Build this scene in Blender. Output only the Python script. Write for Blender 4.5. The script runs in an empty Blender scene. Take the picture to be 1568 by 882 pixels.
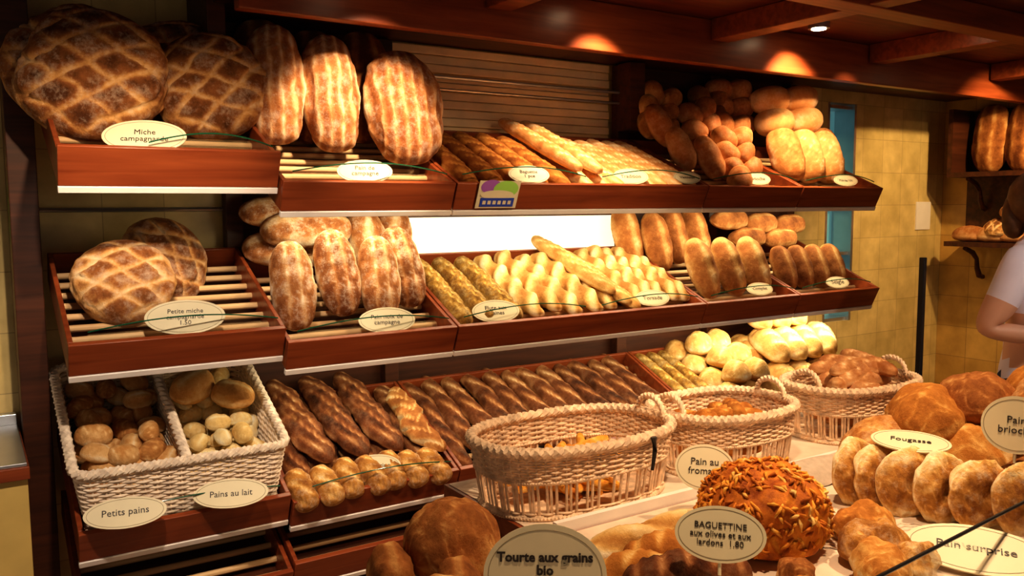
import bpy, math, random
from mathutils import Vector, Matrix, noise
random.seed(7)
R=math.radians
sc=bpy.context.scene
COL=sc.collection
V=Vector

# ------------------------------------------------------------------ materials
def newmat(name):
    m=bpy.data.materials.new(name); m.use_nodes=True
    nt=m.node_tree; b=nt.nodes['Principled BSDF']
    return m,nt,b
def N(nt,t,**k):
    n=nt.nodes.new(t)
    for a,v in k.items(): setattr(n,a,v)
    return n
def ramp(nt,stops):
    r=N(nt,'ShaderNodeValToRGB'); e=r.color_ramp.elements
    while len(e)<len(stops): e.new(.5)
    for i,(p,c) in enumerate(stops):
        e[i].position=p; e[i].color=(*c,1)
    return r
def math_(nt,op,a,b=None):
    m=N(nt,'ShaderNodeMath',operation=op)
    for i,x in enumerate((a,b)):
        if x is None: continue
        if isinstance(x,(int,float)): m.inputs[i].default_value=x
        else: nt.links.new(x,m.inputs[i])
    return m.outputs[0]
def plain(name,col,rough=.5,spec=.4,metal=0,noise_amt=.15,scale=12,bump=0):
    m,nt,b=newmat(name)
    tc=N(nt,'ShaderNodeTexCoord'); n=N(nt,'ShaderNodeTexNoise'); n.inputs['Scale'].default_value=scale; n.inputs['Detail'].default_value=4
    nt.links.new(tc.outputs['Object'],n.inputs['Vector'])
    r=ramp(nt,[(.3,[c*(1-noise_amt) for c in col]),(.7,[min(1,c*(1+noise_amt)) for c in col])])
    nt.links.new(n.outputs['Fac'],r.inputs[0]); nt.links.new(r.outputs[0],b.inputs['Base Color'])
    b.inputs['Roughness'].default_value=rough; b.inputs['Specular IOR Level'].default_value=spec; b.inputs['Metallic'].default_value=metal
    if bump:
        bp=N(nt,'ShaderNodeBump'); bp.inputs['Strength'].default_value=bump; bp.inputs['Distance'].default_value=.003
        nt.links.new(n.outputs['Fac'],bp.inputs['Height']); nt.links.new(bp.outputs[0],b.inputs['Normal'])
    return m
def wood(name,c0,c1,rough=.35,stretch=(1,14,14),spec=.4,scale=2.5):
    m,nt,b=newmat(name)
    tc=N(nt,'ShaderNodeTexCoord'); mp=N(nt,'ShaderNodeMapping'); mp.inputs['Scale'].default_value=stretch
    n=N(nt,'ShaderNodeTexNoise'); n.inputs['Scale'].default_value=scale; n.inputs['Detail'].default_value=6; n.inputs['Distortion'].default_value=.6
    nt.links.new(tc.outputs['Object'],mp.inputs[0]); nt.links.new(mp.outputs[0],n.inputs['Vector'])
    r=ramp(nt,[(.3,c0),(.7,c1)]); nt.links.new(n.outputs['Fac'],r.inputs[0]); nt.links.new(r.outputs[0],b.inputs['Base Color'])
    b.inputs['Roughness'].default_value=rough; b.inputs['Specular IOR Level'].default_value=spec
    return m
def emis(name,col,st):
    m,nt,b=newmat(name)
    b.inputs['Base Color'].default_value=(*col,1); b.inputs['Emission Color'].default_value=(*col,1); b.inputs['Emission Strength'].default_value=st
    return m
def bread(name,stops,namt=.5,scale=16,flour=0,flourcol=(.85,.74,.6),rough=.82,bump=.85,fscale=26):
    m,nt,b=newmat(name)
    at=N(nt,'ShaderNodeAttribute'); at.attribute_name='tone'
    tc=N(nt,'ShaderNodeTexCoord'); oi=N(nt,'ShaderNodeObjectInfo')
    def nz(sc_,det,ro=.6):
        n=N(nt,'ShaderNodeTexNoise'); n.inputs['Scale'].default_value=sc_; n.inputs['Detail'].default_value=det; n.inputs['Roughness'].default_value=ro
        nt.links.new(tc.outputs['Object'],n.inputs['Vector']); return n.outputs['Fac']
    n1=nz(scale,6); n2=nz(70,8,.75); n4=nz(7,2)
    x=math_(nt,'MULTIPLY',math_(nt,'SUBTRACT',n1,.5),namt*1.7)
    x2=math_(nt,'MULTIPLY',math_(nt,'SUBTRACT',n2,.5),namt*1.1)
    x3=math_(nt,'MULTIPLY',math_(nt,'SUBTRACT',n4,.5),.5)
    y=math_(nt,'MULTIPLY',math_(nt,'SUBTRACT',oi.outputs['Random'],.5),.22)
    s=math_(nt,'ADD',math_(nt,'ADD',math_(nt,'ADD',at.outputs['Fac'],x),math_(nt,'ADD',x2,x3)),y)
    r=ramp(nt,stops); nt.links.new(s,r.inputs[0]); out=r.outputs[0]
    if flour:
        n3=nz(fscale,10,.8)
        rr=ramp(nt,[(.48,(0,0,0)),(.66,(flour,)*3)]); nt.links.new(n3,rr.inputs[0])
        mx=N(nt,'ShaderNodeMix',data_type='RGBA'); nt.links.new(rr.outputs[0],mx.inputs[0]); nt.links.new(out,mx.inputs[6]); mx.inputs[7].default_value=(*flourcol,1); out=mx.outputs[2]
    nt.links.new(out,b.inputs['Base Color'])
    bp=N(nt,'ShaderNodeBump'); bp.inputs['Strength'].default_value=bump; bp.inputs['Distance'].default_value=.006
    hh=math_(nt,'ADD',n2,math_(nt,'MULTIPLY',n1,1.5)); nt.links.new(hh,bp.inputs['Height']); nt.links.new(bp.outputs[0],b.inputs['Normal'])
    b.inputs['Roughness'].default_value=rough; b.inputs['Specular IOR Level'].default_value=.22
    return m
def tiles(name,c1,c2,mortar,size=.2,axes='XZ',rough=.35):
    m,nt,b=newmat(name)
    tc=N(nt,'ShaderNodeTexCoord'); sp=N(nt,'ShaderNodeSeparateXYZ'); cb=N(nt,'ShaderNodeCombineXYZ')
    nt.links.new(tc.outputs['Object'],sp.inputs[0]); nt.links.new(sp.outputs[axes[0]],cb.inputs[0]); nt.links.new(sp.outputs[axes[1]],cb.inputs[1])
    br=N(nt,'ShaderNodeTexBrick'); br.offset=0; br.inputs['Scale'].default_value=1; br.inputs['Brick Width'].default_value=size; br.inputs['Row Height'].default_value=size
    br.inputs['Mortar Size'].default_value=.0018; br.inputs['Color1'].default_value=(*c1,1); br.inputs['Color2'].default_value=(*c2,1); br.inputs['Mortar'].default_value=(*mortar,1)
    nt.links.new(cb.outputs[0],br.inputs['Vector'])
    n=N(nt,'ShaderNodeTexNoise'); n.inputs['Scale'].default_value=9; n.inputs['Detail'].default_value=6; nt.links.new(tc.outputs['Object'],n.inputs['Vector'])
    r=ramp(nt,[(.3,(.72,.7,.66)),(.7,(1.0,1.0,1.0))]); nt.links.new(n.outputs['Fac'],r.inputs[0])
    mx=N(nt,'ShaderNodeMix',data_type='RGBA',blend_type='MULTIPLY'); mx.inputs[0].default_value=1; nt.links.new(br.outputs['Color'],mx.inputs[6]); nt.links.new(r.outputs[0],mx.inputs[7])
    nt.links.new(mx.outputs[2],b.inputs['Base Color']); b.inputs['Roughness'].default_value=rough
    return m

M_wood=wood('mahogany',(.18,.036,.012),(.32,.078,.025),.32)
M_wooddk=wood('dark_wood',(.040,.013,.006),(.10,.030,.012),.45)
M_ceil=wood('ceiling_boards',(.08,.014,.005),(.16,.030,.010),.5)
M_beam=wood('beam_wood',(.15,.032,.010),(.28,.066,.020),.45)
M_slat=wood('dowel_wood',(.55,.34,.16),(.80,.56,.30),.5)
M_white=plain('white_strip',(.88,.82,.76),.4,noise_amt=.04)
M_cream=plain('shutter_cream',(.88,.66,.40),.5,noise_amt=.08)
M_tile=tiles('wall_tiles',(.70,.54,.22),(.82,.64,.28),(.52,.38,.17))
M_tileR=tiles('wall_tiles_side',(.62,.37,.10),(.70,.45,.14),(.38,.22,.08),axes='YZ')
M_steel=plain('brushed_steel',(.55,.57,.60),.3,metal=.9,noise_amt=.05)
M_yellow=plain('yellow_panel',(.66,.48,.16),.45,noise_amt=.06)
M_floor=tiles('floor_tiles',(.30,.16,.08),(.34,.19,.09),(.12,.08,.05),.3,'XY')
M_wick=plain('wicker_pale',(.80,.58,.40),.6,noise_amt=.3,scale=45)
M_wickw=plain('wicker_whitewash',(.84,.68,.53),.6,noise_amt=.25,scale=40)
M_sign=plain('sign_cream',(.72,.64,.43),.5,noise_amt=.03)
M_ink=plain('ink',(.03,.02,.015),.5,noise_amt=.0)
M_line=plain('sign_border_print',(.30,.24,.14),.5,noise_amt=.0)
M_green=plain('green_edge',(.01,.09,.045),.2,noise_amt=.0)
M_black=plain('black_trim',(.012,.012,.014),.35,noise_amt=.0)
M_paper=plain('paper_liner',(.70,.57,.45),.7,noise_amt=.10,scale=20)
M_cloth=plain('linen_cloth',(.50,.41,.33),.85,noise_amt=.12,scale=60,bump=.4)
M_greenp=plain('green_sticker',(.05,.6,.08),.5,noise_amt=0)
M_blue=plain('blue_print',(.03,.07,.45),.5,noise_amt=0)
M_purp=plain('purple_print',(.35,.12,.45),.5,noise_amt=0)
M_lime=plain('lime_print',(.35,.65,.12),.5,noise_amt=0)
mg,ntg,bg=newmat('clear_plastic'); bg.inputs['Base Color'].default_value=(.9,1,.95,1); bg.inputs['Roughness'].default_value=.03; bg.inputs['Transmission Weight'].default_value=1; bg.inputs['IOR'].default_value=1.05; bg.inputs['Alpha'].default_value=.25
M_glass=mg
M_tube=emis('lamp_tube',(1,.86,.55),6)
M_diff=emis('light_diffuser',(1,.88,.60),1.05)
M_bulb=emis('bulb',(1,.75,.45),25)
M_teal=emis('lit_teal_glass',(.14,.38,.42),.30)

B_miche=bread('crust_miche',[(0,(.09,.030,.010)),(.35,(.32,.12,.036)),(.62,(.66,.35,.12)),(1,(.93,.70,.40))],.5,14,.55,(.70,.57,.44),fscale=18)
B_stripe=bread('crust_striped',[(0,(.24,.075,.022)),(.35,(.50,.21,.075)),(.62,(.76,.47,.24)),(1,(.95,.84,.68))],.45,22,.4)
B_flour=bread('crust_floured',[(0,(.18,.055,.016)),(.35,(.42,.17,.055)),(.65,(.66,.39,.18)),(1,(.90,.74,.52))],.55,24,.65,(.84,.72,.56))
B_brown=bread('crust_brown',[(0,(.14,.04,.011)),(.4,(.42,.16,.045)),(.7,(.68,.37,.13)),(1,(.90,.70,.40))],.5)
B_dark=bread('crust_dark',[(0,(.04,.011,.005)),(.4,(.19,.060,.019)),(.7,(.44,.20,.075)),(1,(.82,.58,.32))],.5,14,.15,(.66,.46,.30))
B_gold=bread('crust_golden',[(0,(.30,.09,.016)),(.4,(.58,.24,.05)),(.7,(.80,.47,.15)),(1,(.95,.78,.45))],.5)
B_rust=bread('crust_rustic_roll',[(0,(.24,.085,.018)),(.4,(.52,.24,.055)),(.7,(.80,.49,.17)),(1,(.95,.80,.50))],.8,20,.45,(.93,.82,.62))
B_pale=bread('crust_pale',[(0,(.44,.20,.05)),(.4,(.70,.42,.14)),(.7,(.87,.66,.33)),(1,(.97,.87,.63))],.5)
B_seed=bread('crust_seeded',[(0,(.20,.09,.015)),(.4,(.46,.25,.05)),(.7,(.72,.50,.17)),(1,(.90,.76,.42))],.7,45,.35,(.88,.76,.44),bump=.9)
B_red=bread('crust_brioche',[(0,(.18,.045,.012)),(.4,(.42,.16,.05)),(.7,(.68,.36,.15)),(1,(.90,.68,.42))],.45,9,.2,(.85,.66,.46),rough=.6,bump=.4)
B_pink=bread('crust_milk',[(0,(.50,.18,.05)),(.4,(.74,.37,.13)),(.7,(.91,.66,.38)),(1,(.97,.84,.60))],.5,12,rough=.6,bump=.5)
B_orange=bread('crust_cheese',[(0,(.28,.06,.008)),(.4,(.68,.22,.025)),(.7,(.92,.46,.07)),(1,(.98,.74,.30))],.6,30,rough=.5,bump=.7)

# ------------------------------------------------------------------ mesh builder
class MB:
    def __init__(s): s.v=[];s.f=[];s.m=[];s.t=[]
    def add(s,vs,fs,mat=0,M=None,tone=None):
        o=len(s.v)
        if M is not None: vs=[M@V(v) for v in vs]
        s.v+=[tuple(v) for v in vs]; s.t+=list(tone) if tone is not None else [.5]*len(vs)
        s.f+=[tuple(i+o for i in f) for f in fs]; s.m+=[mat]*len(fs)
    def box(s,lo,hi,mat=0,M=None):
        x0,y0,z0=lo;x1,y1,z1=hi
        vs=[(x0,y0,z0),(x1,y0,z0),(x1,y1,z0),(x0,y1,z0),(x0,y0,z1),(x1,y0,z1),(x1,y1,z1),(x0,y1,z1)]
        fs=[(0,3,2,1),(4,5,6,7),(0,1,5,4),(1,2,6,5),(2,3,7,6),(3,0,4,7)]
        s.add(vs,fs,mat,M)
    def tube(s,pts,r,n=6,closed=False,mat=0,M=None,up=(0,0,1),tone=None):
        pts=[V(p) for p in pts]; m=len(pts); up=V(up); vs=[]
        for i,p in enumerate(pts):
            a=pts[(i-1)%m] if (closed or i>0) else pts[i]; b=pts[(i+1)%m] if (closed or i<m-1) else pts[i]
            t=(b-a).normalized(); sd=t.cross(up)
            if sd.length<1e-4: sd=t.cross(V((1,0,0)))
            sd.normalize(); w=sd.cross(t)
            rr=r[i] if isinstance(r,(list,tuple)) else r
            for k in range(n):
                an=2*math.pi*k/n; vs.append(p+sd*math.cos(an)*rr+w*math.sin(an)*rr)
        fs=[]
        for i in range(m if closed else m-1):
            j=(i+1)%m
            for k in range(n):
                k2=(k+1)%n; fs.append((i*n+k,j*n+k,j*n+k2,i*n+k2))
        if not closed:
            fs.append(tuple(range(n))); fs.append(tuple((m-1)*n+k for k in reversed(range(n))))
        s.add(vs,fs,mat,M,[tone]*len(vs) if tone is not None else None)
    def merge(s,o,M=None,mat=None):
        off=len(s.v)
        s.v+=[tuple(M@V(v)) for v in o.v] if M is not None else o.v
        s.t+=o.t; s.f+=[tuple(i+off for i in f) for f in o.f]; s.m+=[mat]*len(o.f) if mat is not None else o.m
    def mesh(s,name,mats,smooth=True,ang=40):
        me=bpy.data.meshes.new(name); me.from_pydata(s.v,[],s.f)
        for m in mats: me.materials.append(m)
        me.polygons.foreach_set('material_index',s.m)
        a=me.attributes.new('tone','FLOAT','POINT'); a.data.foreach_set('value',s.t)
        if smooth:
            me.polygons.foreach_set('use_smooth',[True]*len(s.f))
            me.update()
            if ang<180: me.set_sharp_from_angle(angle=R(ang))
        me.update(); return me
def put(name,me,M=None,parent=None,bevel=0):
    ob=bpy.data.objects.new(name,me); COL.objects.link(ob)
    if parent is not None: ob.parent=parent
    if M is not None: ob.matrix_local=M
    if bevel:
        b=ob.modifiers.new('bevel','BEVEL'); b.width=bevel; b.segments=2; b.limit_method='ANGLE'
    return ob
def obj(name,mb,mats,M=None,parent=None,smooth=True,bevel=0,ang=40):
    return put(name,mb.mesh(name,mats,smooth,ang),M,parent,bevel)
def frame(loc,xd,zd):
    x=V(xd).normalized(); z=V(zd); z=(z-x*z.dot(x)).normalized(); y=z.cross(x)
    M=Matrix((x,y,z)).transposed().to_4x4(); M.translation=V(loc); return M
def T(x,y,z): return Matrix.Translation((x,y,z))

# ------------------------------------------------------------------ breads
def sgn(x): return 1 if x>=0 else -1
def loaf(L,W,H,style='plain',k=4,slant=.6,nu=30,nv=22,seed=0,p=2.4,bump=.02,base=.45,bot=.35,sw=1.0,bend=0):
    mb=MB(); vs=[];tn=[]
    Hb=H*bot; Ht=H-Hb
    for i in range(nu+1):
        t=-math.cos(math.pi*i/nu); rr=max(0,1-abs(t)**p)**(1/p)
        if i in(0,nu): rr=0
        x=t*L/2
        off=bend*(noise.noise(V((t*1.5,seed,4)))-t*t*.3)
        for j in range(nv):
            a=2*math.pi*j/nv; ca,sa=math.cos(a),math.sin(a)
            f=1.0; tone=base; xn=t
            q=V((x/ W*1.6+seed*3.1,ca*rr*.9,sa*rr*.9+seed))
            f+=bump*3*noise.noise(q*1.6)+bump*noise.noise(q*5)+bump*.5*noise.noise(q*11)
            yn=ca*rr
            up=max(0,sa)
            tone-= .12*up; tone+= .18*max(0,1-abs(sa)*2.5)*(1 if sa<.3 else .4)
            if style=='slash' and sa>0:
                u=xn*k/2-yn*slant; fr=abs(u-round(u))*2
                m=max(0,1-(yn/.8)**4)*max(0,1-abs(xn)**8)
                g=math.exp(-(fr/.40)**2)*m; f-= .16*math.exp(-(fr/.20)**2)*m; f+=.07*math.exp(-((fr-.6)/.2)**2)*m; tone+=.50*g-.10*(1-g)
            elif style=='epi':
                u=xn*k/2-abs(yn)*1.1; fr=u-math.floor(u)
                g=math.exp(-((fr-.12)/.14)**2)*(1 if sa>-.2 else .2); f-=.22*math.exp(-((fr-.04)/.10)**2)*(.35+abs(ca)); f+=.10*math.exp(-((fr-.35)/.2)**2); tone+=.55*g-.08
            elif style=='cross' and sa>0:
                sp=k; X=x;Y=yn*W/2
                wob=.16*noise.noise(V((X*14,Y*14,seed)))
                a1=(X*.9+Y*.55)/sp+wob; b1=(X*.9-Y*.55)/sp+wob
                d=min(abs(a1-round(a1)),abs(b1-round(b1)))
                m=min(1,max(0,(1-math.hypot(xn,yn))*8))
                g=math.exp(-(d/(.13*sw))**2)*m; tone+=.50*g-.10*m; f-=.08*math.exp(-(d/.07)**2)*m; f+=.02*m*(1-g)
            elif style=='stripe' and sa>-.1:
                u=yn*k/2+.25*noise.noise(V((xn*2,yn*2,seed)))+.5*(k%2); fr=abs(u-round(u))*2
                g=math.exp(-(fr/(.42*sw))**2)*(.75+.5*noise.noise(V((xn*6,yn*6,seed+2)))); tone+=.60*g-.14; f+=.05*g
            elif style=='twist':
                ph=2*a-slant*k*math.pi*t
                f+=.17*math.cos(ph); tone+=.34*math.cos(ph)
            elif style=='one' and sa>0:
                w_=.22+.08*noise.noise(V((xn*3,seed,0))); g=math.exp(-((yn)/w_)**2)*max(0,1-abs(xn)**4); tone+=.4*g; f-=.09*math.exp(-(yn/.10)**2)*max(0,1-abs(xn)**4)
            elif style=='crack':
                c1=noise.noise(q*1.9+V((7,3,seed))); c2=noise.noise(q*3.6+V((1,9,seed)))
                g=math.exp(-(c1/.055)**2)*.8+math.exp(-(c2/.06)**2)*.35
                m=1 if sa>-.3 else .2
                tone+=.38*g*m; f-=.045*g*m
            y=W/2*ca*rr*f+off*W
            z=Hb+(Ht*sa*rr*f if sa>=0 else -Hb*rr*abs(sa)**.6)
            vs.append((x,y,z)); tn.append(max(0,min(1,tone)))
    fs=[]
    for i in range(nu):
        for j in range(nv):
            j2=(j+1)%nv; fs.append((i*nv+j,i*nv+j2,(i+1)*nv+j2,(i+1)*nv+j))
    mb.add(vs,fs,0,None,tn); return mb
_c={}
def lm(key,mat,**k):
    if key not in _c: _c[key]=loaf(**k).mesh(key,[mat],True,180)
    return _c[key]
def jit(a): return random.uniform(-a,a)

# ------------------------------------------------------------------ room
def simple(name,lo,hi,mat,bevel=0):
    mb=MB(); mb.box(lo,hi); return obj(name,mb,[mat],smooth=False,bevel=bevel)
simple('floor',(-2,-1.5,-.05),(6,3.4,0),M_floor)
mb=MB(); mb.box((-2,3.2,0),(4.26,3.3,2.6)); mb.box((4.26,3.2,2.2),(4.53,3.3,2.6)); mb.box((4.26,3.2,0),(4.53,3.3,.9)); mb.box((4.53,3.2,0),(5.6,3.3,2.6))
obj('wall_back',mb,[M_tile],smooth=False)
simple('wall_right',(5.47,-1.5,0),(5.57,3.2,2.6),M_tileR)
simple('ceiling',(-2,-1.5,2.38),(6,3.3,2.45),M_ceil)
mb=MB()
for x in (.5,1.62,2.72,3.80,4.9): mb.box((x-.05,-1.2,2.29),(x+.05,2.59,2.379))
for y in (-.2,.85,1.9): mb.box((-1.5,y-.05,2.285),(5.45,y+.05,2.378))
obj('ceiling_beam_grid',mb,[M_beam],smooth=False,bevel=.004)
mb=MB(); mb.box((.72,2.6,2.195),(5.45,2.65,2.379),0); mb.box((.72,2.65,2.27),(5.45,3.19,2.375),1); mb.box((.70,2.9,2.15),(.76,3.18,2.378),1)
obj('canopy_fascia',mb,[M_wood,M_wooddk],smooth=False,bevel=.004)
mb=MB(); mb.box((4.27,3.34,.9),(4.52,3.35,2.2),1)
for z in (.9,1.3,1.62,2.17): mb.box((4.26,3.22,z),(4.53,3.34,z+.02),0)
mb.box((4.26,3.2,.9),(4.28,3.34,2.2),0); mb.box((4.51,3.2,.9),(4.53,3.34,2.2),0)
obj('window_1',mb,[M_steel,M_teal],smooth=False)
simple('trim_1',(.12,3.02,0),(.20,3.19,2.375),M_wooddk,.003)
mb=MB(); mb.tube([(.205,3.17,1.60),(.81,3.17,1.60)],.008,8); obj('wall_rail',mb,[M_steel])
simple('green_tape',(-.02,3.192,1.50),(.06,3.1999,1.68),M_greenp)
mb=MB(); mb.box((-1.6,2.66,.0),(.11,3.19,.86),0); mb.box((-1.6,2.64,.86),(.115,3.19,.895),1); mb.box((-1.6,2.65,.895),(.11,3.19,.905),2); mb.box((-1.6,3.15,.905),(.11,3.19,.94),2)
mb.box((-.42,2.65,.05),(-.40,2.66,.84),1)
obj('side_counter',mb,[M_yellow,M_wood,M_steel],smooth=False,bevel=.002)
mb=MB()
mb.box((.80,3.17,0),(1.43,3.195,2.27)); mb.box((1.43,3.17,0),(2.66,3.195,1.9)); mb.box((2.66,3.17,0),(3.90,3.195,2.27))
for x in (.823,1.43,2.644,3.251,3.858): mb.box((x-.03,3.12,0),(x+.03,3.17,2.26))
mb.box((2.60,3.02,1.95),(2.69,3.11,2.26)); mb.box((3.84,2.75,0),(3.862,3.10,.55))
for x in (.823,1.43,2.644,3.251): mb.box((x-.02,2.72,0),(x+.02,3.1,.34))
obj('rack_frame',mb,[M_wooddk],smooth=False,bevel=.003)
mb=MB()
for i in range(10):
    z=1.905+i*.036; mb.box((1.46,3.175-.006*(i%2),z),(2.60,3.19,z+.034))
obj('roller_shutter',mb,[M_cream],smooth=False,bevel=.004)
mb=MB(); mb.tube([(1.46,3.10,2.13),(2.6,3.10,2.13)],.008,8); mb.tube([(1.46,3.10,2.08),(2.6,3.10,2.08)],.006,8); obj('curtain_rail',mb,[M_steel])
mb=MB(); mb.box((1.46,3.14,1.40),(2.61,3.168,1.56)); obj('backlit_diffuser_panel',mb,[M_diff],smooth=False)

# ------------------------------------------------------------------ trays
AL=R(24)
TD=(0,math.cos(AL),math.sin(AL)); ND=(0,-math.sin(AL),math.cos(AL))
X0=.216; Wd=.607
def bx(i): return X0+i*Wd
class Tray:
    def __init__(s,x0,x1,z,fh=.1):
        s.M=frame((x0,2.6,z),(1,0,0),ND); s.w=x1-x0; s.x0=x0; s.z=z
        w=s.w; g=.003; mb=MB()
        mb.box((g,0,0),(w-g,.018,fh),0)
        mb.box((g,.018,0),(g+.014,.57,.1),0); mb.box((w-g-.014,.018,0),(w-g,.57,.1),0)
        mb.box((g+.014,.556,0),(w-g-.014,.57,.1),0)
        mb.box((g+.014,.018,.004),(w-g-.014,.556,.010),3)
        n=8
        for k in range(n):
            t=.06+k*.066; mb.tube([(g+.012,t,.038),(w-g-.012,t,.038)],.011,8,mat=1)
        mb.box((g,-.004,-.020),(w-g,.012,-.001),2)
        obj('bread_tray',mb,[M_wood,M_slat,M_white,M_wooddk],s.M,bevel=.002)
    def P(s,X,t,n): return s.M@V((X-s.x0,t,n))
def lamp(tr,en,col=(1,.84,.55),back=.35):
    mb=MB(); w=tr.w
    mb.box((.04,.10,-.030),(w-.04,.15,-.004),0); mb.tube([(.05,.125,-.038),(w-.05,.125,-.038)],.008,8,mat=1)
    o=obj('under_shelf_lamp',mb,[M_white,M_tube],tr.M)
    l=bpy.data.lights.new('tube_light','AREA'); l.shape='RECTANGLE'; l.size=w-.1; l.size_y=.04; l.energy=en; l.color=col
    lo=bpy.data.objects.new('tube_light',l); COL.objects.link(lo)
    c=tr.P(tr.x0+w/2,.125,-.05); d=V((0,back,-1)).normalized()
    Mw=frame(c,(1,0,0),-d); lo.parent=o; lo.matrix_parent_inverse=Matrix.Identity(4); lo.matrix_local=tr.M.inverted()@Mw
def row(z1,z,f1=.1): return [Tray(bx(0),bx(1),z1,f1)]+[Tray(a,b,z) for a,b in ((bx(1),bx(2)),(bx(2),bx(4)),(bx(4),bx(5)),(bx(5),bx(6)))]
tt=row(1.665,1.592,.115); tm=row(1.141,1.094); tl=row(.609,.583)
tb=[Tray(bx(0),bx(1),.36),Tray(bx(1),bx(2),.38)]
for tr,e in ((tt[1],1.8),(tt[2],5),(tt[3],2.2),(tt[4],2.2),(tm[1],1.2),(tm[2],2.8),(tm[3],3.2),(tm[4],4)): lamp(tr,e)

# ------------------------------------------------------------------ signs
def oval(a,b,n=40,z=0): return [(a*math.cos(2*math.pi*i/n),b*math.sin(2*math.pi*i/n),z) for i in range(n)]
def textmesh(body,width,mat,maxh=None,name='lettering',bold=0):
    c=bpy.data.curves.new('t','FONT'); c.body=body; c.align_x='CENTER'; c.align_y='CENTER'; c.size=.1; c.extrude=.0006; c.resolution_u=2; c.space_line=.95
    c.offset=bold
    o=bpy.data.objects.new('t',c); COL.objects.link(o)
    me=bpy.data.meshes.new_from_object(o.evaluated_get(bpy.context.evaluated_depsgraph_get()))
    bpy.data.objects.remove(o)
    xs=[v.co.x for v in me.vertices]; ys=[v.co.y for v in me.vertices]
    s=width/(max(xs)-min(xs))
    if maxh: s=min(s,maxh/(max(ys)-min(ys)))
    cy=(max(ys)+min(ys))/2
    for v in me.vertices: v.co=V((v.co.x*s,(v.co.y-cy)*s,v.co.z))
    me.materials.clear(); me.materials.append(mat); me.name=name
    return me
def sign(loc,w,h,nd,text,stake=True,up=(0,0,1),fs=.56,name='price_sign',bold=0,mh=.46,dy=0):
    z=V(nd).normalized(); y=V(up); y=(y-z*y.dot(z)).normalized(); x=y.cross(z)
    M=Matrix((x,y,z)).transposed().to_4x4(); M.translation=V(loc)
    mb=MB(); a,b=w/2,h/2; n=40
    f=oval(a,b,n,.0015); k=oval(a,b,n,-.0015)
    mb.add(f+k,[tuple(range(n)),tuple(reversed(range(n,2*n)))]+[(i,i+n,(i+1)%n+n,(i+1)%n) for i in range(n)],0)
    mb.tube(oval(a*.92,b*.88,n,.0016),.0007,5,True,1)
    if stake: mb.tube([(0,-b*.8,-.004),(0,-b-.02,-.004)],.003,6,mat=0)
    o=obj(name,mb,[M_sign,M_line],M)
    put('lettering',textmesh(text,w*fs,M_ink,h*mh,bold=bold),T(0,dy,.0022),o)
    return o
def tsign(tr,X,w,text,t=.068,n=.110,h=None):
    h=h or w*.50
    sign(tr.P(X,t,n),w,h,(jit(.08)-.22,-.80,.52),text,stake=False)
tsign(tt[0],.446,.225,'Miche\ncampagnarde',n=.125)
tsign(tt[1],1.117,.18,'Pain de\ncampagne')
tsign(tt[2],1.767,.16,'Baguette\n1 pce')
tsign(tt[2],2.259,.15,'Tradition')
tsign(tt[2],2.57,.125,'Viennoise')
tsign(tt[3],3.004,.13,'Brioche')
tsign(tt[4],3.634,.13,'Pain au lait')
tsign(tm[0],.535,.225,'Petite miche\ncampagnarde\n1.50',n=.125)
tsign(tm[1],1.185,.19,'Pain noix de\ncampagne')
tsign(tm[2],1.618,.18,'Flute aux\ngraines')
tsign(tm[2],2.382,.15,'Torsade')
tsign(tm[3],3.034,.13,'Complet')
tsign(tm[4],3.595,.13,'Seigle')
tsign(tl[0],.335,.215,'Petits pains',t=-.012,n=.165,h=.088)
tsign(tl[0],.625,.215,'Pains au lait',t=-.012,n=.165,h=.088)
tsign(tl[1],1.13,.17,'Baguettine',n=.125)
def guard(tr,xa,xb,h=.06):
    mb=MB(); pts=[];n=24
    for i in range(n+1):
        u=i/n; pts.append((xa-tr.x0+(xb-xa)*u,.028-.012*math.sin(math.pi*u),.10+h*math.sin(math.pi*(.12+.76*u))))
    mb.tube(pts,.0022,6,mat=1,up=(0,1,0))
    vs=pts+[(p[0],.026,.06) for p in pts]; fs=[(i,i+1,i+n+2,i+n+1) for i in range(n)]
    mb.add(vs,fs,0)
    obj('plastic_guard',mb,[M_glass,M_green],tr.M)
for tr,a,b in ((tt[0],.45,.80),(tt[1],.86,1.40),(tt[2],1.46,2.0),(tt[2],2.08,2.6),(tm[0],.27,.8),(tm[1],.86,1.4),(tm[2],1.46,2.0),(tm[2],2.08,2.6),(tm[3],2.68,3.22),(tm[4],3.28,3.8),(tt[3],2.68,3.22),(tt[4],3.28,3.8),(tl[0],.25,.79),(tl[1],.86,1.4)):
    guard(tr,a,b)
mb=MB(); mb.box((-.085,-.003,-.052),(.085,0,.052),0)
def disc(mb,cx,cz,a,b,mat,y=-.0042,n=24):
    mb.add([(cx+a*math.cos(2*math.pi*i/n),y,cz+b*math.sin(2*math.pi*i/n)) for i in range(n)],[tuple(range(n))],mat)
disc(mb,-.035,.030,.042,.027,2,-.0040); disc(mb,.027,.022,.052,.032,3,-.0044); disc(mb,-.005,.0,.07,.018,0,-.0048)
mb.box((-.07,-.0052,-.045),(.07,-.004,-.012),1)
for i in range(6): mb.box((-.06+i*.021,-.006,-.036),(-.047+i*.021,-.005,-.022),0)
obj('logo_card',mb,[M_sign,M_blue,M_purp,M_lime],tt[2].M@T(1.60-bx(2),-.006,.062),smooth=False)

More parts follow.
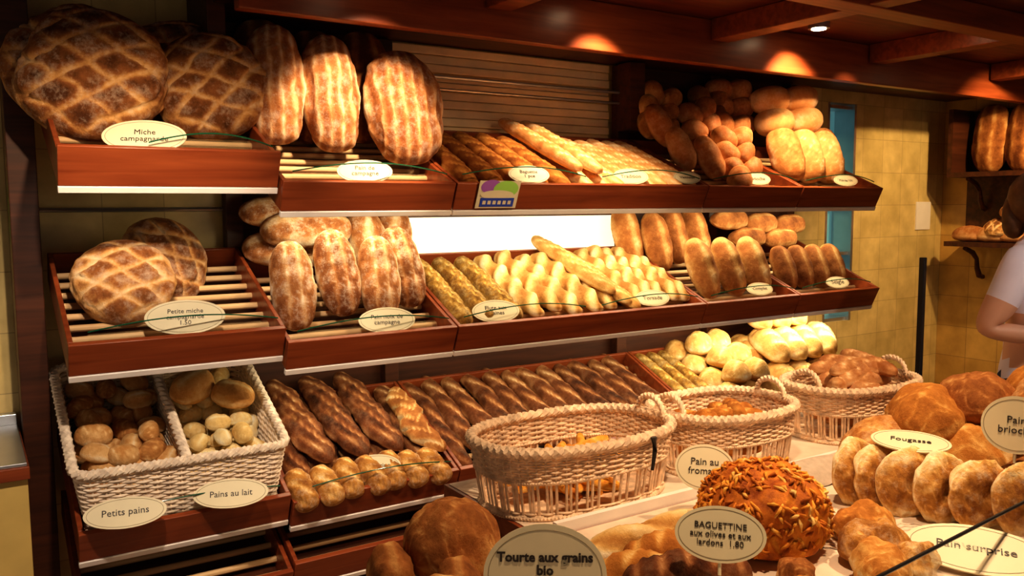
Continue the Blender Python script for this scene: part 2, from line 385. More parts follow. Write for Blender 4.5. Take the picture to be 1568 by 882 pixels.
# ------------------------------------------------------------------ breads on trays
def lean(name,me,c,L,beta=18,yaw=0,roll=0,H=.1):
    b=R(beta); xd=V((math.sin(R(roll)),math.sin(b),math.cos(b))); zd=V((math.sin(R(yaw)),-math.cos(b),math.sin(b)))
    return put(name,me,frame(c,xd,zd)@T(0,0,-H*.5))
def lay(name,me,tr,X,t,n=.052,yaw=0,dz=0):
    p=tr.P(X,t,n); xd=V(TD)*math.cos(R(yaw))+V((1,0,0))*math.sin(R(yaw))
    return put(name,me,frame(p,xd,ND))
miche=lm('miche_a',B_miche,L=.42,W=.42,H=.15,style='cross',k=.088,nu=90,nv=130,seed=1,p=2.05,bump=.045,base=.40)
miche2=lm('miche_b',B_miche,L=.36,W=.36,H=.15,style='cross',k=.078,nu=90,nv=130,seed=4,p=2.05,bump=.045,base=.40)
miche3=lm('miche_c',B_miche,L=.29,W=.29,H=.12,style='cross',k=.072,nu=80,nv=110,seed=6,p=2.05,bump=.045,base=.50)
lean('round_country_loaf',miche,(.345,2.83,2.01),.42,15,-14,8,.15)
lean('round_country_loaf',miche,(.325,2.99,2.05),.42,12,-10,60,.15)
lean('round_country_loaf',miche2,(.69,2.84,2.00),.36,18,-14,-12,.15)
lean('round_country_loaf',miche2,(.63,2.98,2.06),.36,12,-12,40,.15)
lean('round_country_loaf',miche3,(.40,2.80,1.39),.29,34,-10,10,.12)
lean('round_country_loaf',miche3,(.555,2.95,1.435),.26,32,30,50,.12)
big=lm('striped_big',B_stripe,L=.42,W=.27,H=.15,style='stripe',k=7,nu=80,nv=84,seed=2,p=2.5,base=.38,bump=.035)
mid=lm('striped_mid',B_stripe,L=.42,W=.19,H=.13,style='stripe',k=5,nu=80,nv=70,seed=3,p=2.8,base=.42,bump=.035)
lean('striped_long_loaf',mid,(.90,2.85,2.02),.42,16,-14,4,.13)
lean('striped_long_loaf',mid,(1.09,2.83,2.00),.42,16,-10,2,.13)
lean('striped_long_loaf',big,(1.34,2.77,1.96),.42,16,-12,0,.15)
mid2=lm('striped_dk',B_brown,L=.42,W=.21,H=.12,style='stripe',k=3,nu=50,nv=46,seed=5,p=2.8,base=.34)
lean('striped_long_loaf',mid2,(1.28,2.99,2.05),.42,10,-10,2,.12)
lean('striped_long_loaf',mid2,(.92,3.03,2.06),.42,8,-10,-2,.12)
lean('striped_long_loaf',mid2,(1.10,3.02,2.04),.42,8,-10,2,.12)
bgb=lm('bag_brown',B_gold,L=.52,W=.088,H=.06,style='slash',k=7,slant=.9,nu=80,nv=24,seed=8,p=4,base=.25,bump=.04)
bgl=lm('bag_light',B_pink,L=.55,W=.070,H=.058,style='slash',k=8,slant=1.2,nu=90,nv=24,seed=9,p=3.4,base=.44,bump=.04)
for x in (1.53,1.63,1.73,1.83,1.92): lay('baguette',bgb,tt[2],x,.30+jit(.02),yaw=jit(2))
for i in range(8): lay('baguette',bgl,tt[2],2.03+i*.078,.30+jit(.02),yaw=jit(1.5)-3)
lay('baguette',bgl,tt[2],1.98,.35,n=.110,yaw=-5); lay('baguette',bgl,tt[2],2.07,.33,n=.110,yaw=-4)
def cluster(lobes,mat,name,M,seed=0):
    mb=MB()
    for i,(x,y,z,l,w,h,yw) in enumerate(lobes):
        lo=loaf(l,w,h,'plain',nu=22,nv=22,seed=seed+i,p=2.3,bump=.025,base=.50)
        mb.merge(lo,T(x,y,z)@Matrix.Rotation(R(yw),4,'Z'))
    return obj(name,mb,[mat],M,ang=180)
braid=[]
for r in range(3):
    for c in range(2): braid.append(((r-1)*.080,(c-.5)*.095+.012*(r%2),0,.135,.105,.10,35 if c else -35))
def clean(lobes,mat,name,c,beta,yaw,roll,H,seed=0):
    b=R(beta); xd=V((math.sin(R(roll)),math.sin(b),math.cos(b))); zd=V((math.sin(R(yaw)),-math.cos(b),math.sin(b)))
    return cluster(lobes,mat,name,frame(c,xd,zd)@T(0,0,-H/2),seed)
clean(braid,B_red,'braided_brioche',(3.02,2.75,1.84),26,-10,4,.10,1)
clean(braid,B_red,'braided_brioche',(2.96,2.90,1.97),22,-10,-14,.10,5)
clean(braid,B_red,'braided_brioche',(3.15,2.90,1.92),20,-10,12,.10,9)
clean(braid,B_brown,'braided_brioche',(2.76,2.99,2.04),15,-10,20,.10,12)
clean(braid,B_brown,'braided_brioche',(3.12,3.03,2.05),15,-10,10,.10,15)
roll1=lm('long_roll',B_red,L=.22,W=.11,H=.10,style='plain',nu=28,nv=24,seed=3,p=2.3,base=.58,bump=.03)
lean('oval_roll',roll1,(2.73,2.82,1.86),.2,25,-10,-10,.09); lean('oval_roll',roll1,(2.85,2.76,1.82),.2,25,-10,-12,.09)
lean('oval_roll',roll1,(2.70,2.92,1.97),.2,25,-10,-20,.09)
lay('oval_roll',roll1,tt[3],2.93,.10,yaw=40)
tall=lm('pan_loaf',B_pink,L=.27,W=.165,H=.13,style='crack',nu=40,nv=36,seed=53,p=3.2,base=.30,bump=.03)
for x in (3.36,3.51,3.66): lean('milk_loaf',tall,(x,2.75,1.845),.27,20,-8,-3,.12)
lean('milk_loaf',tall,(3.77,2.84,1.87),.27,20,-8,-3,.12)
clean([((r-.5)*.115,(c-.5)*.19,0,.14,.22,.15,0) for r in range(2) for c in range(2)],B_pink,'milk_loaf',(3.54,2.90,2.08),14,-8,-2,.14,77)
clean([((r-.5)*.09,(c-.5)*.13,0,.11,.14,.12,0) for r in range(3) for c in range(2)],B_red,'milk_loaf',(3.28,3.03,2.05),8,-8,0,.12,87)
# middle row
fl=lm('floured_oval',B_flour,L=.31,W=.14,H=.10,style='stripe',k=3,sw=.7,nu=50,nv=44,seed=11,p=2.6,base=.46,bump=.035)
fl2=lm('floured_oval_b',B_flour,L=.33,W=.15,H=.11,style='stripe',k=2,nu=50,nv=44,seed=15,p=2.6,base=.46,bump=.035)
for x,z,y,r in ((.905,1.35,2.74,2),(1.065,1.385,2.75,-2),(1.215,1.36,2.74,4),(1.335,1.39,2.80,-6)): lean('floured_oval_loaf',fl,(x,y,z),.31,22,-12,r,.10)
lean('floured_oval_loaf',fl2,(1.26,2.93,1.45),.33,15,-10,-4,.11)
lean('floured_oval_loaf',fl2,(1.37,2.96,1.47),.33,15,-10,8,.11)
put('floured_oval_loaf',fl2,frame((1.03,2.97,1.49),(1,0,.03),(0,-.6,.8)))
put('floured_oval_loaf',fl2,frame((.98,3.03,1.42),(1,0,-.03),(0,-.6,.8)))
put('floured_oval_loaf',fl2,frame((.95,3.04,1.555),(1,.1,.03),(0,-.5,.8))@Matrix.Scale(.85,4))
seed_=lm('seed_bag',B_seed,L=.48,W=.085,H=.07,style='slash',k=4,slant=1.6,nu=70,nv=26,seed=20,p=4,base=.30,bump=.05)
for x in (1.50,1.60,1.71): lay('seeded_baguette',seed_,tm[2],x,.29,yaw=jit(2))
tw=[lm('twist_loaf%d'%i,B_pale,L=.48,W=.092,H=.074,style='twist',k=5,slant=.8,nu=110,nv=34,seed=22+i,p=3.2,base=.44,bump=.05,bend=.2) for i in range(3)]
for i in range(5): lay('twisted_loaf',tw[i%3],tm[2],1.81+i*.09,.30+jit(.02),n=.05+(i%2)*.01,yaw=-2+jit(2))
for i in range(5): lay('twisted_loaf',tw[(i+1)%3],tm[2],2.33+i*.066,.32+jit(.02),n=.05+(i%2)*.012,yaw=-2+jit(2))
bgy=lm('bag_yellow',B_pale,L=.52,W=.072,H=.062,style='slash',k=7,slant=1.2,nu=90,nv=24,seed=25,p=3,base=.34,bump=.04,bend=.3)
lay('baguette',bgy,tm[2],2.20,.30,n=.085,yaw=-8); lay('baguette',bgy,tm[2],2.27,.30,n=.055,yaw=-5)
lay('baguette',bgy,tm[2],2.14,.35,n=.11,yaw=-9)
ov=lm('oval_brown',B_brown,L=.29,W=.135,H=.10,style='one',nu=40,nv=34,seed=31,p=2.3,base=.50,bump=.035)
for x in (2.79,2.96,3.13): lean('oval_brown_loaf',ov,(x,2.73,1.325),.29,22,-12,-6,.10)
for x,y,z in ((2.58,3.00,1.47),(2.70,2.93,1.44),(2.84,2.97,1.47),(3.0,2.98,1.46)): lean('oval_brown_loaf',ov,(x,y,z),.29,15,-10,-6,.10)
sv=lm('short_brown',B_brown,L=.23,W=.115,H=.09,style='one',nu=34,nv=28,seed=33,p=2.6,base=.44,bump=.03)
for i in range(4): lean('short_rye_loaf',sv,(3.34+i*.125,2.73,1.30),.23,22,-12,-3,.09)
for x,z in ((3.2,1.50),(3.42,1.48),(3.64,1.47)): put('short_rye_loaf',sv,frame((x,2.98,z),(1,0,.05),(0,-.5,.85)))
for x,z in ((3.3,1.41),(3.54,1.40)): put('short_rye_loaf',sv,frame((x,2.95,z),(1,0,.05),(0,-.5,.85)))
# lower row
dkb=[lm('bag_dark%d'%i,B_dark,L=.56,W=.088,H=.06,style='slash',k=4,slant=.8,nu=90,nv=26,seed=40+i,p=2.7,base=.46,bump=.05,bend=.3) for i in range(3)]
for i in range(12): lay('dark_baguette',dkb[i%3],tl[2],1.475+i*.095,.31+jit(.02),yaw=jit(2.5)-2)
epi=[lm('rustic%d'%i,B_dark,L=.50,W=.12,H=.065,style='slash',k=4,slant=1.5,nu=110,nv=30,seed=140+i,p=2.4,base=.44,bump=.07,bend=.3) for i in range(2)]
for i in range(5): lay('rustic_baguette',epi[i%2],tl[1],.89+i*.115,.32+jit(.01),yaw=jit(4))
for i in range(3): lay('rustic_baguette',epi[(i+1)%2],tl[1],.95+i*.13,.37,n=.11,yaw=jit(7))
epg=lm('epi_gold',B_brown,L=.40,W=.10,H=.065,style='epi',k=6,nu=90,nv=28,seed=146,p=2.4,base=.50,bump=.05,bend=.3)
lay('wheat_ear_baguette',epg,tl[1],1.355,.27,n=.115,yaw=-3)
rl=lm('small_roll',B_rust,L=.155,W=.088,H=.065,style='slash',k=2,slant=.8,nu=44,nv=26,seed=42,p=2.8,base=.50,bump=.06)
for i in range(7):
    p=tl[1].P(.875+i*.080,.060+jit(.008),.080); put('half_baguette',rl,frame(p,(-.15+jit(.25),.66,.52+jit(.15)),(jit(.3)-.2,-.6,.6)))
ygr=lm('bag_greenish',B_seed,L=.5,W=.07,H=.06,style='slash',k=6,nu=60,nv=20,seed=44,p=4,base=.32)
for i in range(3): lay('thin_baguette',ygr,tl[3],2.70+i*.075,.31,yaw=0)
ball=lm('round_roll',B_pale,L=.135,W=.135,H=.11,style='crack',nu=26,nv=28,seed=46,p=2,base=.42,bump=.035)
for r in range(4):
    for c in range(3): put('round_roll',ball,frame(tl[3].P(2.93+c*.125+jit(.01),.12+r*.125,.055),(1,jit(1),0),(jit(.2),0,1)))
for r in range(3):
    for c in range(2): put('round_roll',ball,frame(tl[3].P(2.98+c*.13+jit(.02),.17+r*.13,.14),(1,jit(1),0),(jit(.3),0,1)))
bl=lm('pale_batard',B_pale,L=.26,W=.14,H=.12,style='slash',k=4,nu=44,nv=28,seed=48,p=2.4,base=.45,bump=.04)
for i in range(4): lay('pale_oval_loaf',bl,tl[4],3.33+i*.14,.17,n=.055,yaw=10+jit(10))
for i in range(4): lay('pale_oval_loaf',bl,tl[4],3.33+i*.14,.43,n=.055,yaw=6+jit(10))
for i in range(4): lay('pale_oval_loaf',bl,tl[4],3.35+i*.13,.33,n=.155,yaw=14+jit(12))
for i in range(3): lay('pale_oval_loaf',bl,tl[4],3.38+i*.13,.50,n=.24,yaw=14+jit(12))

# ------------------------------------------------------------------ wicker
def ring(pf,zs,N_,amp=.004,rows_dz=.009,mb=None,rad=.0042,mat=0,M=None):
    z=zs[0];k=0
    while z<=zs[1]:
        pts=[]
        m=4*N_
        for i in range(m):
            p,n=pf(i/m,z); o=amp*math.cos(math.pi*i/4+k*math.pi); pts.append(p+n*o)
        mb.tube(pts,rad,5,True,mat,M,tone=.5); z+=rows_dz;k+=1
def rope(pf,z,mb,rad=.008,tw=40,mat=0,M=None,m=160,seg=6,strands=2):
    for s in range(strands):
        pts=[]
        for i in range(m):
            p,n=pf(i/m,z); an=2*math.pi*(tw*i/m+s/strands); pts.append(p+n*math.cos(an)*rad*.7+V((0,0,math.sin(an)*rad*.7)))
        mb.tube(pts,rad,seg,True,mat,M)
def oval_basket(cx,cy,a,b,h=.16,name='oval_wicker_basket',handles=(1,-1),rot=0,ribbon=False):
    mb=MB(); e=2.5
    def pf(u,z):
        k=.90+.10*z/h; an=2*math.pi*u; c,s=math.cos(an),math.sin(an)
        x=a*k*sgn(c)*abs(c)**(2/e); y=b*k*sgn(s)*abs(s)**(2/e)
        n=V((sgn(c)*abs(c)**(2-2/e)/a,sgn(s)*abs(s)**(2-2/e)/b,0)); 
        if n.length<1e-6: n=V((c,s,0))
        return V((x,y,z)),n.normalized()
    Ns=56
    ring(pf,(.004,.016),Ns,mb=mb,amp=.003,rad=.0032,rows_dz=.006); ring(pf,(h*.60,h-.010),Ns,mb=mb,amp=.003,rad=.0034,rows_dz=.0062)
    for i in range(Ns):
        p0,n=pf(i/Ns,0); p1,_=pf(i/Ns,h)
        mb.tube([p0,p1],.0036,5)
        if i%2==0:
            p0,n=pf((i+.42)/Ns,0); p1,_=pf((i+.42)/Ns,h*.63); mb.tube([p0,p1],.0036,5)
    rope(pf,h,mb,.0090,60,m=300); rope(pf,h*.60-.006,mb,.0042,90,m=360); rope(pf,.005,mb,.006,70,m=280)
    fl=[tuple(pf(i/48,.004)[0]) for i in range(48)]; mb.add(fl+[(0,0,.004)],[(i,(i+1)%48,48) for i in range(48)])
    for sx in handles:
        for st in range(2):
            pts=[]
            for i in range(37):
                t=i/36; an=math.pi*t; q=2*math.pi*(6*t+st/2)
                pts.append((sx*(a-.012)+math.cos(q)*.004,.05*math.cos(an),h+.005+.045*math.sin(an)+math.sin(q)*.004))
            mb.tube(pts,.0058,6,up=(1,0,0))
    if ribbon:
        mb.tube([(.10,-b-.013,h+.004),(.103,-b-.014,h-.03),(.098,-b-.011,h-.075)],[.008,.006,.004],6,mat=1)
    return obj(name,mb,[M_wick,M_black],T(cx,cy,.9)@Matrix.Rotation(R(rot),4,'Z'))
oval_basket(1.225,1.625,.262,.165,handles=(1,),ribbon=True)
oval_basket(1.715,1.60,.205,.155)
oval_basket(2.29,1.61,.225,.155)
stick=lm('bread_stick',B_orange,L=.2,W=.026,H=.024,style='plain',nu=18,nv=10,seed=50,p=4,base=.6)
stick2=lm('mini_bag',B_gold,L=.19,W=.05,H=.045,style='slash',k=4,nu=30,nv=16,seed=51,p=3,base=.35)
def fill(cx,cy,a,b,me,n,z0,z1,name,M_=None):
    mbp=MB(); src=me
    vs=[tuple(v.co) for v in src.vertices]; fs=[tuple(p.vertices) for p in src.polygons]; tn=[d.value for d in src.attributes['tone'].data]
    for i in range(n):
        u=random.random()**.5; an=random.uniform(0,6.28); x=cx+a*u*math.cos(an); y=cy+b*u*math.sin(an); z=z0+(z1-z0)*i/n
        mbp.add(vs,fs,0,T(x,y,z)@Matrix.Rotation(random.uniform(0,6.28),4,'Z')@Matrix.Rotation(jit(.25),4,'Y'),tn)
    return obj(name,mbp,list(src.materials),ang=180)
fill(1.225,1.625,.11,.05,stick,46,.915,.985,'breadstick_pile')
fill(1.715,1.60,.07,.05,stick2,16,.92,1.03,'mini_baguette_pile')
fill(2.29,1.61,.09,.05,lm('mini_red',B_red,L=.2,W=.055,H=.05,style='slash',k=4,nu=30,nv=16,seed=52,p=3,base=.5),26,.92,1.09,'mini_baguette_pile')

mb=MB()
def rr(u,z,s0,s1,t0,t1,rc=.035):
    w=s1-s0;h=t1-t0; per=[w-2*rc,math.pi*rc/2,h-2*rc,math.pi*rc/2]*2; L=sum(per); d=(u%1)*L
    segs=[((s0+rc,t0),(1,0),(0,-1)),((s1-rc,t0+rc),-90,None),((s1,t0+rc),(0,1),(1,0)),((s1-rc,t1-rc),0,None),((s1-rc,t1),(-1,0),(0,1)),((s0+rc,t1-rc),90,None),((s0,t1-rc),(0,-1),(-1,0)),((s0+rc,t0+rc),180,None)]
    for l,sg in zip(per,segs):
        if d<=l+1e-9:
            if sg[2] is not None: return V((sg[0][0]+sg[1][0]*d,sg[0][1]+sg[1][1]*d,z)),V((*sg[2],0))
            an=R(sg[1])+d/rc; return V((sg[0][0]+rc*math.cos(an),sg[0][1]+rc*math.sin(an),z)),V((math.cos(an),math.sin(an),0))
        d-=l
    return V((s0+rc,t0,z)),V((0,-1,0))
bh=.19
def pfb(u,z):
    k=z/bh; return rr(u,z,.035-.035*k,.572+.028*k,.035+.04*k,.53+.10*k)
ring(pfb,(.002,bh-.012),64,mb=mb,amp=.0032,rows_dz=.0080,rad=.0042)
for i in range(64):
    p0,_=pfb(i/64,0);p1,_=pfb(i/64,bh); mb.tube([p0,p1],.003,5)
rope(pfb,bh,mb,.010,70,m=350); rope(pfb,.004,mb,.007,70,m=300)
fl_=[tuple(pfb(i/60,.004)[0]) for i in range(60)]; mb.add(fl_+[(.3,.3,.004)],[(i,(i+1)%60,60) for i in range(60)])
for k in range(23):
    z=.005+k*.0080; kk=z/bh; pts=[(.30+.0032*math.cos(math.pi*i/4+k*math.pi),.037+.04*kk+(.49+.06*kk)*i/60,z) for i in range(61)]
    mb.tube(pts,.0042,5)
for s in range(2):
    mb.tube([(.30+.007*math.cos(.8*i+math.pi*s),.08+.54*i/80,bh+.007*math.sin(.8*i+math.pi*s)) for i in range(81)],.010,6)
obj('divided_wicker_basket',mb,[M_wickw],tl[0].M@T(0,.0,.055))
def rollpile(name,mat,s0,s1,sizes,z0,layers,seed,n=(4,6),top=None,mats2=None):
    random.seed(seed); mb=MB(); base=[loaf(1,.72,.62,'one' if i%2 else 'crack',nu=22,nv=20,seed=seed+i,p=2.2,base=.42+.10*i,bump=.04) for i in range(4)]
    for L_ in range(layers):
        nx,ny=n
        for i in range(nx):
            for j in range(ny):
                s=random.uniform(*sizes); x=s0+(s1-s0)*(i+.5+(L_%2)*.3-.15)/nx+jit(.008); y=.13+.42*(j+.5)/ny+jit(.012)
                if L_==layers-1 and random.random()<.35: continue
                M=tl[0].M@T(x,y+.02*L_,z0+L_*.042+jit(.008))@Matrix.Rotation(random.uniform(0,6.28),4,'Z')@Matrix.Rotation(jit(.5),4,'X')@Matrix.Scale(s,4)
                mb.merge(random.choice(base),M)
    if top:
        for (x,y,z,s,yw) in top:
            mb.merge(base[1],tl[0].M@T(x,y,z)@Matrix.Rotation(R(yw),4,'Z')@Matrix.Scale(s,4),1)
    return obj(name,mb,[mat]+(mats2 or []),ang=180)
B_brownS=bread('crust_brown_small',[(0,(.30,.10,.03)),(.4,(.60,.29,.09)),(.7,(.84,.55,.25)),(1,(.95,.82,.58))],.4,26)
B_goldS=bread('crust_gold_small',[(0,(.66,.40,.12)),(.4,(.86,.62,.26)),(.7,(.95,.80,.46)),(1,(.98,.92,.72))],.35,26)
B_goldT=bread('crust_gold_top',[(0,(.40,.15,.035)),(.4,(.70,.36,.11)),(.7,(.90,.66,.32)),(1,(.97,.87,.64))],.4,20)
rollpile('brown_roll_pile',B_brownS,.045,.28,(.085,.108),.095,3,5,(3,5))
rollpile('golden_roll_pile',B_goldS,.325,.565,(.070,.088),.095,3,8,(3,6),top=[(.38,.40,.235,.16,40),(.47,.56,.255,.14,0),(.50,.35,.225,.14,-30),(.40,.56,.25,.12,60)],mats2=[B_goldT])
random.seed(3)

# ------------------------------------------------------------------ foreground counter
mb=MB()
mb.box((.56,.3,0),(2.95,1.425,.86),0); mb.box((1.0,1.425,0),(2.95,1.85,.86),0)
mb.box((.55,.29,.86),(2.96,1.435,.898),1); mb.box((.99,1.435,.86),(2.96,1.86,.898),1)
mb.box((1.03,1.425,.898),(2.94,1.440,.925),2)
mb.box((.56,.3,.8985),(2.94,1.42,.9),3); mb.box((1.0,1.445,.8985),(2.94,1.85,.9),3)
obj('display_counter',mb,[M_wood,M_wood,M_white,M_paper],smooth=False,bevel=.0)
def doily(cx,cy,r):
    mb=MB(); n=64
    pts=[(cx+(r*(1+.05*math.cos(16*2*math.pi*i/n)))*math.cos(2*math.pi*i/n),cy+(r*(1+.05*math.cos(16*2*math.pi*i/n)))*math.sin(2*math.pi*i/n),.902) for i in range(n)]
    mb.add(pts,[tuple(range(n))],0)
    for q in (.5,.7,.86): mb.tube([(cx+(p[0]-cx)*q,cy+(p[1]-cy)*q,.903) for p in pts],.002,4,True)
    obj('paper_doily',mb,[M_paper])
doily(1.55,1.12,.12); doily(1.66,.98,.09)
mb=MB(); vs=[];n=30
for i in range(n+1):
    for j in range(9):
        u=i/n; x=1.50+.57*u; y=1.415-.012*j-.02*noise.noise(V((x*9,j*.2,0))); z=.905+.045*math.sin(math.pi*j/8)+.012*noise.noise(V((x*14,j*.6,2)))
        vs.append((x,y,z))
mb.add(vs,[(i*9+j,(i+1)*9+j,(i+1)*9+j+1,i*9+j+1) for i in range(n) for j in range(8)])
obj('linen_liner',mb,[M_cloth],ang=180)
boule=lm('boule_fg',B_brown,L=.19,W=.18,H=.155,style='crack',nu=60,nv=60,seed=60,p=2.1,bump=.06,base=.40)
put('round_boule',boule,frame((.750,1.385,.90),(1,.3,.06),(0,-.1,1)))
sb=lm('small_batard',B_brown,L=.15,W=.085,H=.085,style='one',nu=36,nv=30,seed=61,p=2.4,base=.50,bump=.05)
put('small_batard',sb,frame((.620,1.375,.90),(.3,1,0),(0,0,1))); put('small_batard',sb,frame((.69,1.25,.90),(.5,1,0),(0,0,1)))
put('small_batard',sb,frame((.62,1.21,.90),(1,.5,0),(0,0,1)))
flt=lm('flute',B_pale,L=.38,W=.058,H=.05,style='twist',k=4,slant=.6,nu=70,nv=24,seed=62,p=3,base=.52,bump=.04)
put('twisted_flute',flt,frame((1.17,1.28,.9),(1,.02,0),(0,0,1)))
gr=lm('golden_roll',B_gold,L=.17,W=.075,H=.065,style='slash',k=3,nu=40,nv=24,seed=63,p=2.4,base=.5,bump=.05)
put('golden_roll',gr,frame((1.0,1.15,.9),(1,-.3,0),(0,0,1))); put('golden_roll',gr,frame((1.11,1.19,.9),(1,-.1,0),(0,0,1)))
dk=lm('dark_rye',B_dark,L=.25,W=.11,H=.075,style='slash',k=5,slant=.4,nu=60,nv=34,seed=64,p=2.4,base=.5,bump=.04)
put('dark_rye_loaf',dk,frame((1.07,1.075,.9),(1,-.35,0),(0,0,1)))
mb=loaf(.27,.24,.175,'crack',nu=56,nv=56,seed=66,p=2.1,bump=.06,base=.35)
lp=list(mb.v)
for i in range(1100):
    x,y,z=random.choice(lp)
    if z<.04: continue
    c=V((x,y,z)); nrm=V((x,y,z-.05)).normalized(); t1=nrm.cross(V((random.uniform(-1,1),random.uniform(-1,1),random.uniform(-1,1)))).normalized()
    l=random.uniform(.014,.034); p0=c-t1*l/2-nrm*.001; p1=c+nrm*random.uniform(.002,.008)+t1*jit(.004); p2=c+t1*l/2-nrm*.001
    mb.tube([p0,p1,p2],[.0020,.0038,.0018],5,tone=random.choice((.25,.4,.5,.6,.7,.85)))
obj('cheese_crusted_loaf',mb,[B_orange],frame((1.345,1.14,.9),(1,-.3,0),(0,-.05,1)),ang=180)
def chunk(x,y,s,mat,seed,name='torn_bread_piece'):
    me=lm('chunk%d'%seed,mat,L=.13,W=.10,H=.08,style='crack',nu=36,nv=32,seed=seed,p=2.2,bump=.11,base=.48)
    put(name,me,frame((x,y,.9),(1,jit(1),0),(jit(.2),jit(.2),1))@Matrix.Scale(s,4))
chunk(1.46,.96,1.1,B_rust,70); chunk(1.54,1.04,1,B_gold,71); chunk(1.38,.90,1,B_gold,72); chunk(1.48,.89,.8,B_rust,73); chunk(1.25,.98,.7,B_brown,74); chunk(1.20,.93,.6,B_gold,76)
def ringroll(seed):
    mb=loaf(.155,.150,.058,'crack',nu=48,nv=48,seed=seed,p=2.05,bump=.07,base=.44,bot=.5)
    vv=[]
    for i,(x,y,z) in enumerate(mb.v):
        d=math.hypot(x,y); g=math.exp(-(d/.018)**2); z2=.029+(z-.029)*(1-.50*g)+.007*noise.noise(V((x*30,y*30,seed))); vv.append((x,y,z2)); mb.t[i]=min(1,mb.t[i]+.20*g+.20*max(0,(d-.05)/.03)-.14*math.exp(-((d-.04)/.015)**2))
    mb.v=vv; return mb
rm=[ringroll(80+i).mesh('ring_roll%d'%i,[B_rust],True,180) for i in range(3)]
pos=[(1.745,1.205,25),(1.76,1.155,28),(1.77,1.085,62),(1.80,1.025,42),(1.825,.955,48),(1.875,.885,55)]
for i,(x,y,a) in enumerate(pos):
    rd=V((.3,-1,0)).normalized(); cm=V((-.85,-.53,0)); nd=(rd*math.cos(R(a))+cm*math.sin(R(a))+V((0,0,.2))).normalized()
    c=V((x,y,.970)); xd=nd.cross(V((0,0,1))).normalized()
    put('dimpled_flat_roll',rm[i%3],frame(c-nd*.025,xd,nd))
B_boule=bread('crust_boule',[(0,(.20,.06,.014)),(.4,(.46,.18,.045)),(.7,(.74,.40,.13)),(1,(.93,.73,.44))],.65,14,.4,(.9,.72,.48))
pm=[lm('pile_boule%d'%i,[B_boule,B_gold,B_brown][i],L=.22,W=.19,H=.15,style='crack',nu=50,nv=50,seed=90+i,p=2.1,bump=.06,base=.48) for i in range(3)]
for i,(x,y,z) in enumerate([(1.97,1.29,.9),(2.12,1.14,.9),(2.28,1.30,.9),(2.32,1.09,.9),(2.16,.92,.9),(2.5,1.18,.9),(2.40,.88,.9),(2.08,1.23,.985),(2.21,1.17,1.02),(2.26,1.01,1.03),(2.42,1.10,1.03)]):
    put('round_boule',pm[i%3],frame((x,y,z),(1,jit(1),jit(.1)),(jit(.15),jit(.15),1)))
fb=lm('flat_brown',B_brown,L=.2,W=.15,H=.06,style='slash',k=4,nu=44,nv=34,seed=95,p=2.1,base=.4,bump=.04)
put('flat_rustic_loaf',fb,frame((1.93,.78,.9),(1,.2,0),(0,0,1))); put('flat_rustic_loaf',fb,frame((1.99,.93,.9),(1,.6,0),(0,0,1))); put('flat_rustic_loaf',fb,frame((2.0,.92,.965),(1,.1,0),(.1,0,1)))
cam=V((0,0,1.6))
def fsign(loc,w,h,text,tilt=.2,fs=.75,stake=True,**k):
    d=(cam-V(loc)); d.z=0; d.normalize(); sign(loc,w,h,(d.x,d.y,tilt),text,stake,fs=fs,**k)
fsign((.778,1.11,.992),.205,.165,'Tourte aux grains\nbio',.25,.78,bold=.0030,dy=.018)
fsign((1.072,1.0,1.033),.155,.096,'BAGUETTINE\naux olives et aux\nlardons  1.80',.45,.66)
fsign((1.362,1.32,1.018),.13,.105,'Pain au\nfromage',.6,.55)
fsign((1.965,.955,1.105),.14,.13,'Pain\nbrioche',.3,.5)
sign((1.81,1.11,1.056),.17,.10,(-.2,-.15,1),'Fougasse',False,up=(.85,.55,0),fs=.5)
sign((1.61,.845,.935),.25,.13,(-.35,-.25,1),'Pain surprise',False,up=(.85,.55,0),fs=.55)
mb=MB(); A=V((1.16,.785,1.0));B_=V((2.2,.875,1.0)); mb.tube([A,B_],.0035,6,mat=1)
mb.add([A,B_,(B_.x,B_.y,.9),(A.x,A.y,.9)],[(0,1,2,3)],0); obj('counter_glass_guard',mb,[M_glass,M_black])
simple('glass_screen_post',(2.91,1.76,.9),(2.930,1.780,1.41),M_black,.003)
# ------------------------------------------------------------------ right hutch
mb=MB()
for z in (1.37,1.80): mb.box((5.2,1.4,z-.03),(5.46,3.02,z),0)
mb.box((5.2,2.99,1.8),(5.46,3.02,2.19),0); mb.box((5.44,1.4,1.37),(5.465,3.02,2.19),0)
for z in (1.34,1.77):
    for y in (2.9,1.9):
        mb.tube([(5.45,y,z-.20),(5.41,y,z-.19),(5.38,y,z-.14),(5.37,y,z-.08),(5.32,y,z-.04),(5.23,y,z-.01)],[.016,.018,.016,.013,.016,.014],8,up=(0,1,0))
obj('bread_shelf_unit',mb,[M_wooddk],smooth=True,bevel=0)
for i in range(5): put('standing_loaf',mid2,frame((5.36,2.84-i*.2,1.80+.205),(.1,0,1),(-1,0,.1))@T(0,0,-.05))
for i in range(4): put('cross_scored_loaf',miche3,frame((5.33,2.72-i*.25,1.43),(0,1,0),(-.4,0,1))@Matrix.Scale(.75,4))
for i in range(4): put('cross_scored_loaf',miche3,frame((5.34,2.64-i*.25,1.53),(0,1,.1),(-.4,0,1))@Matrix.Scale(.7,4))
for i in range(5): put('oval_roll',roll1,frame((5.28,2.90-i*.14,1.37),(0,1,.0),(0,0,1)))
simple('paper_notice',(5.17,3.193,1.44),(5.33,3.1999,1.62),M_white)

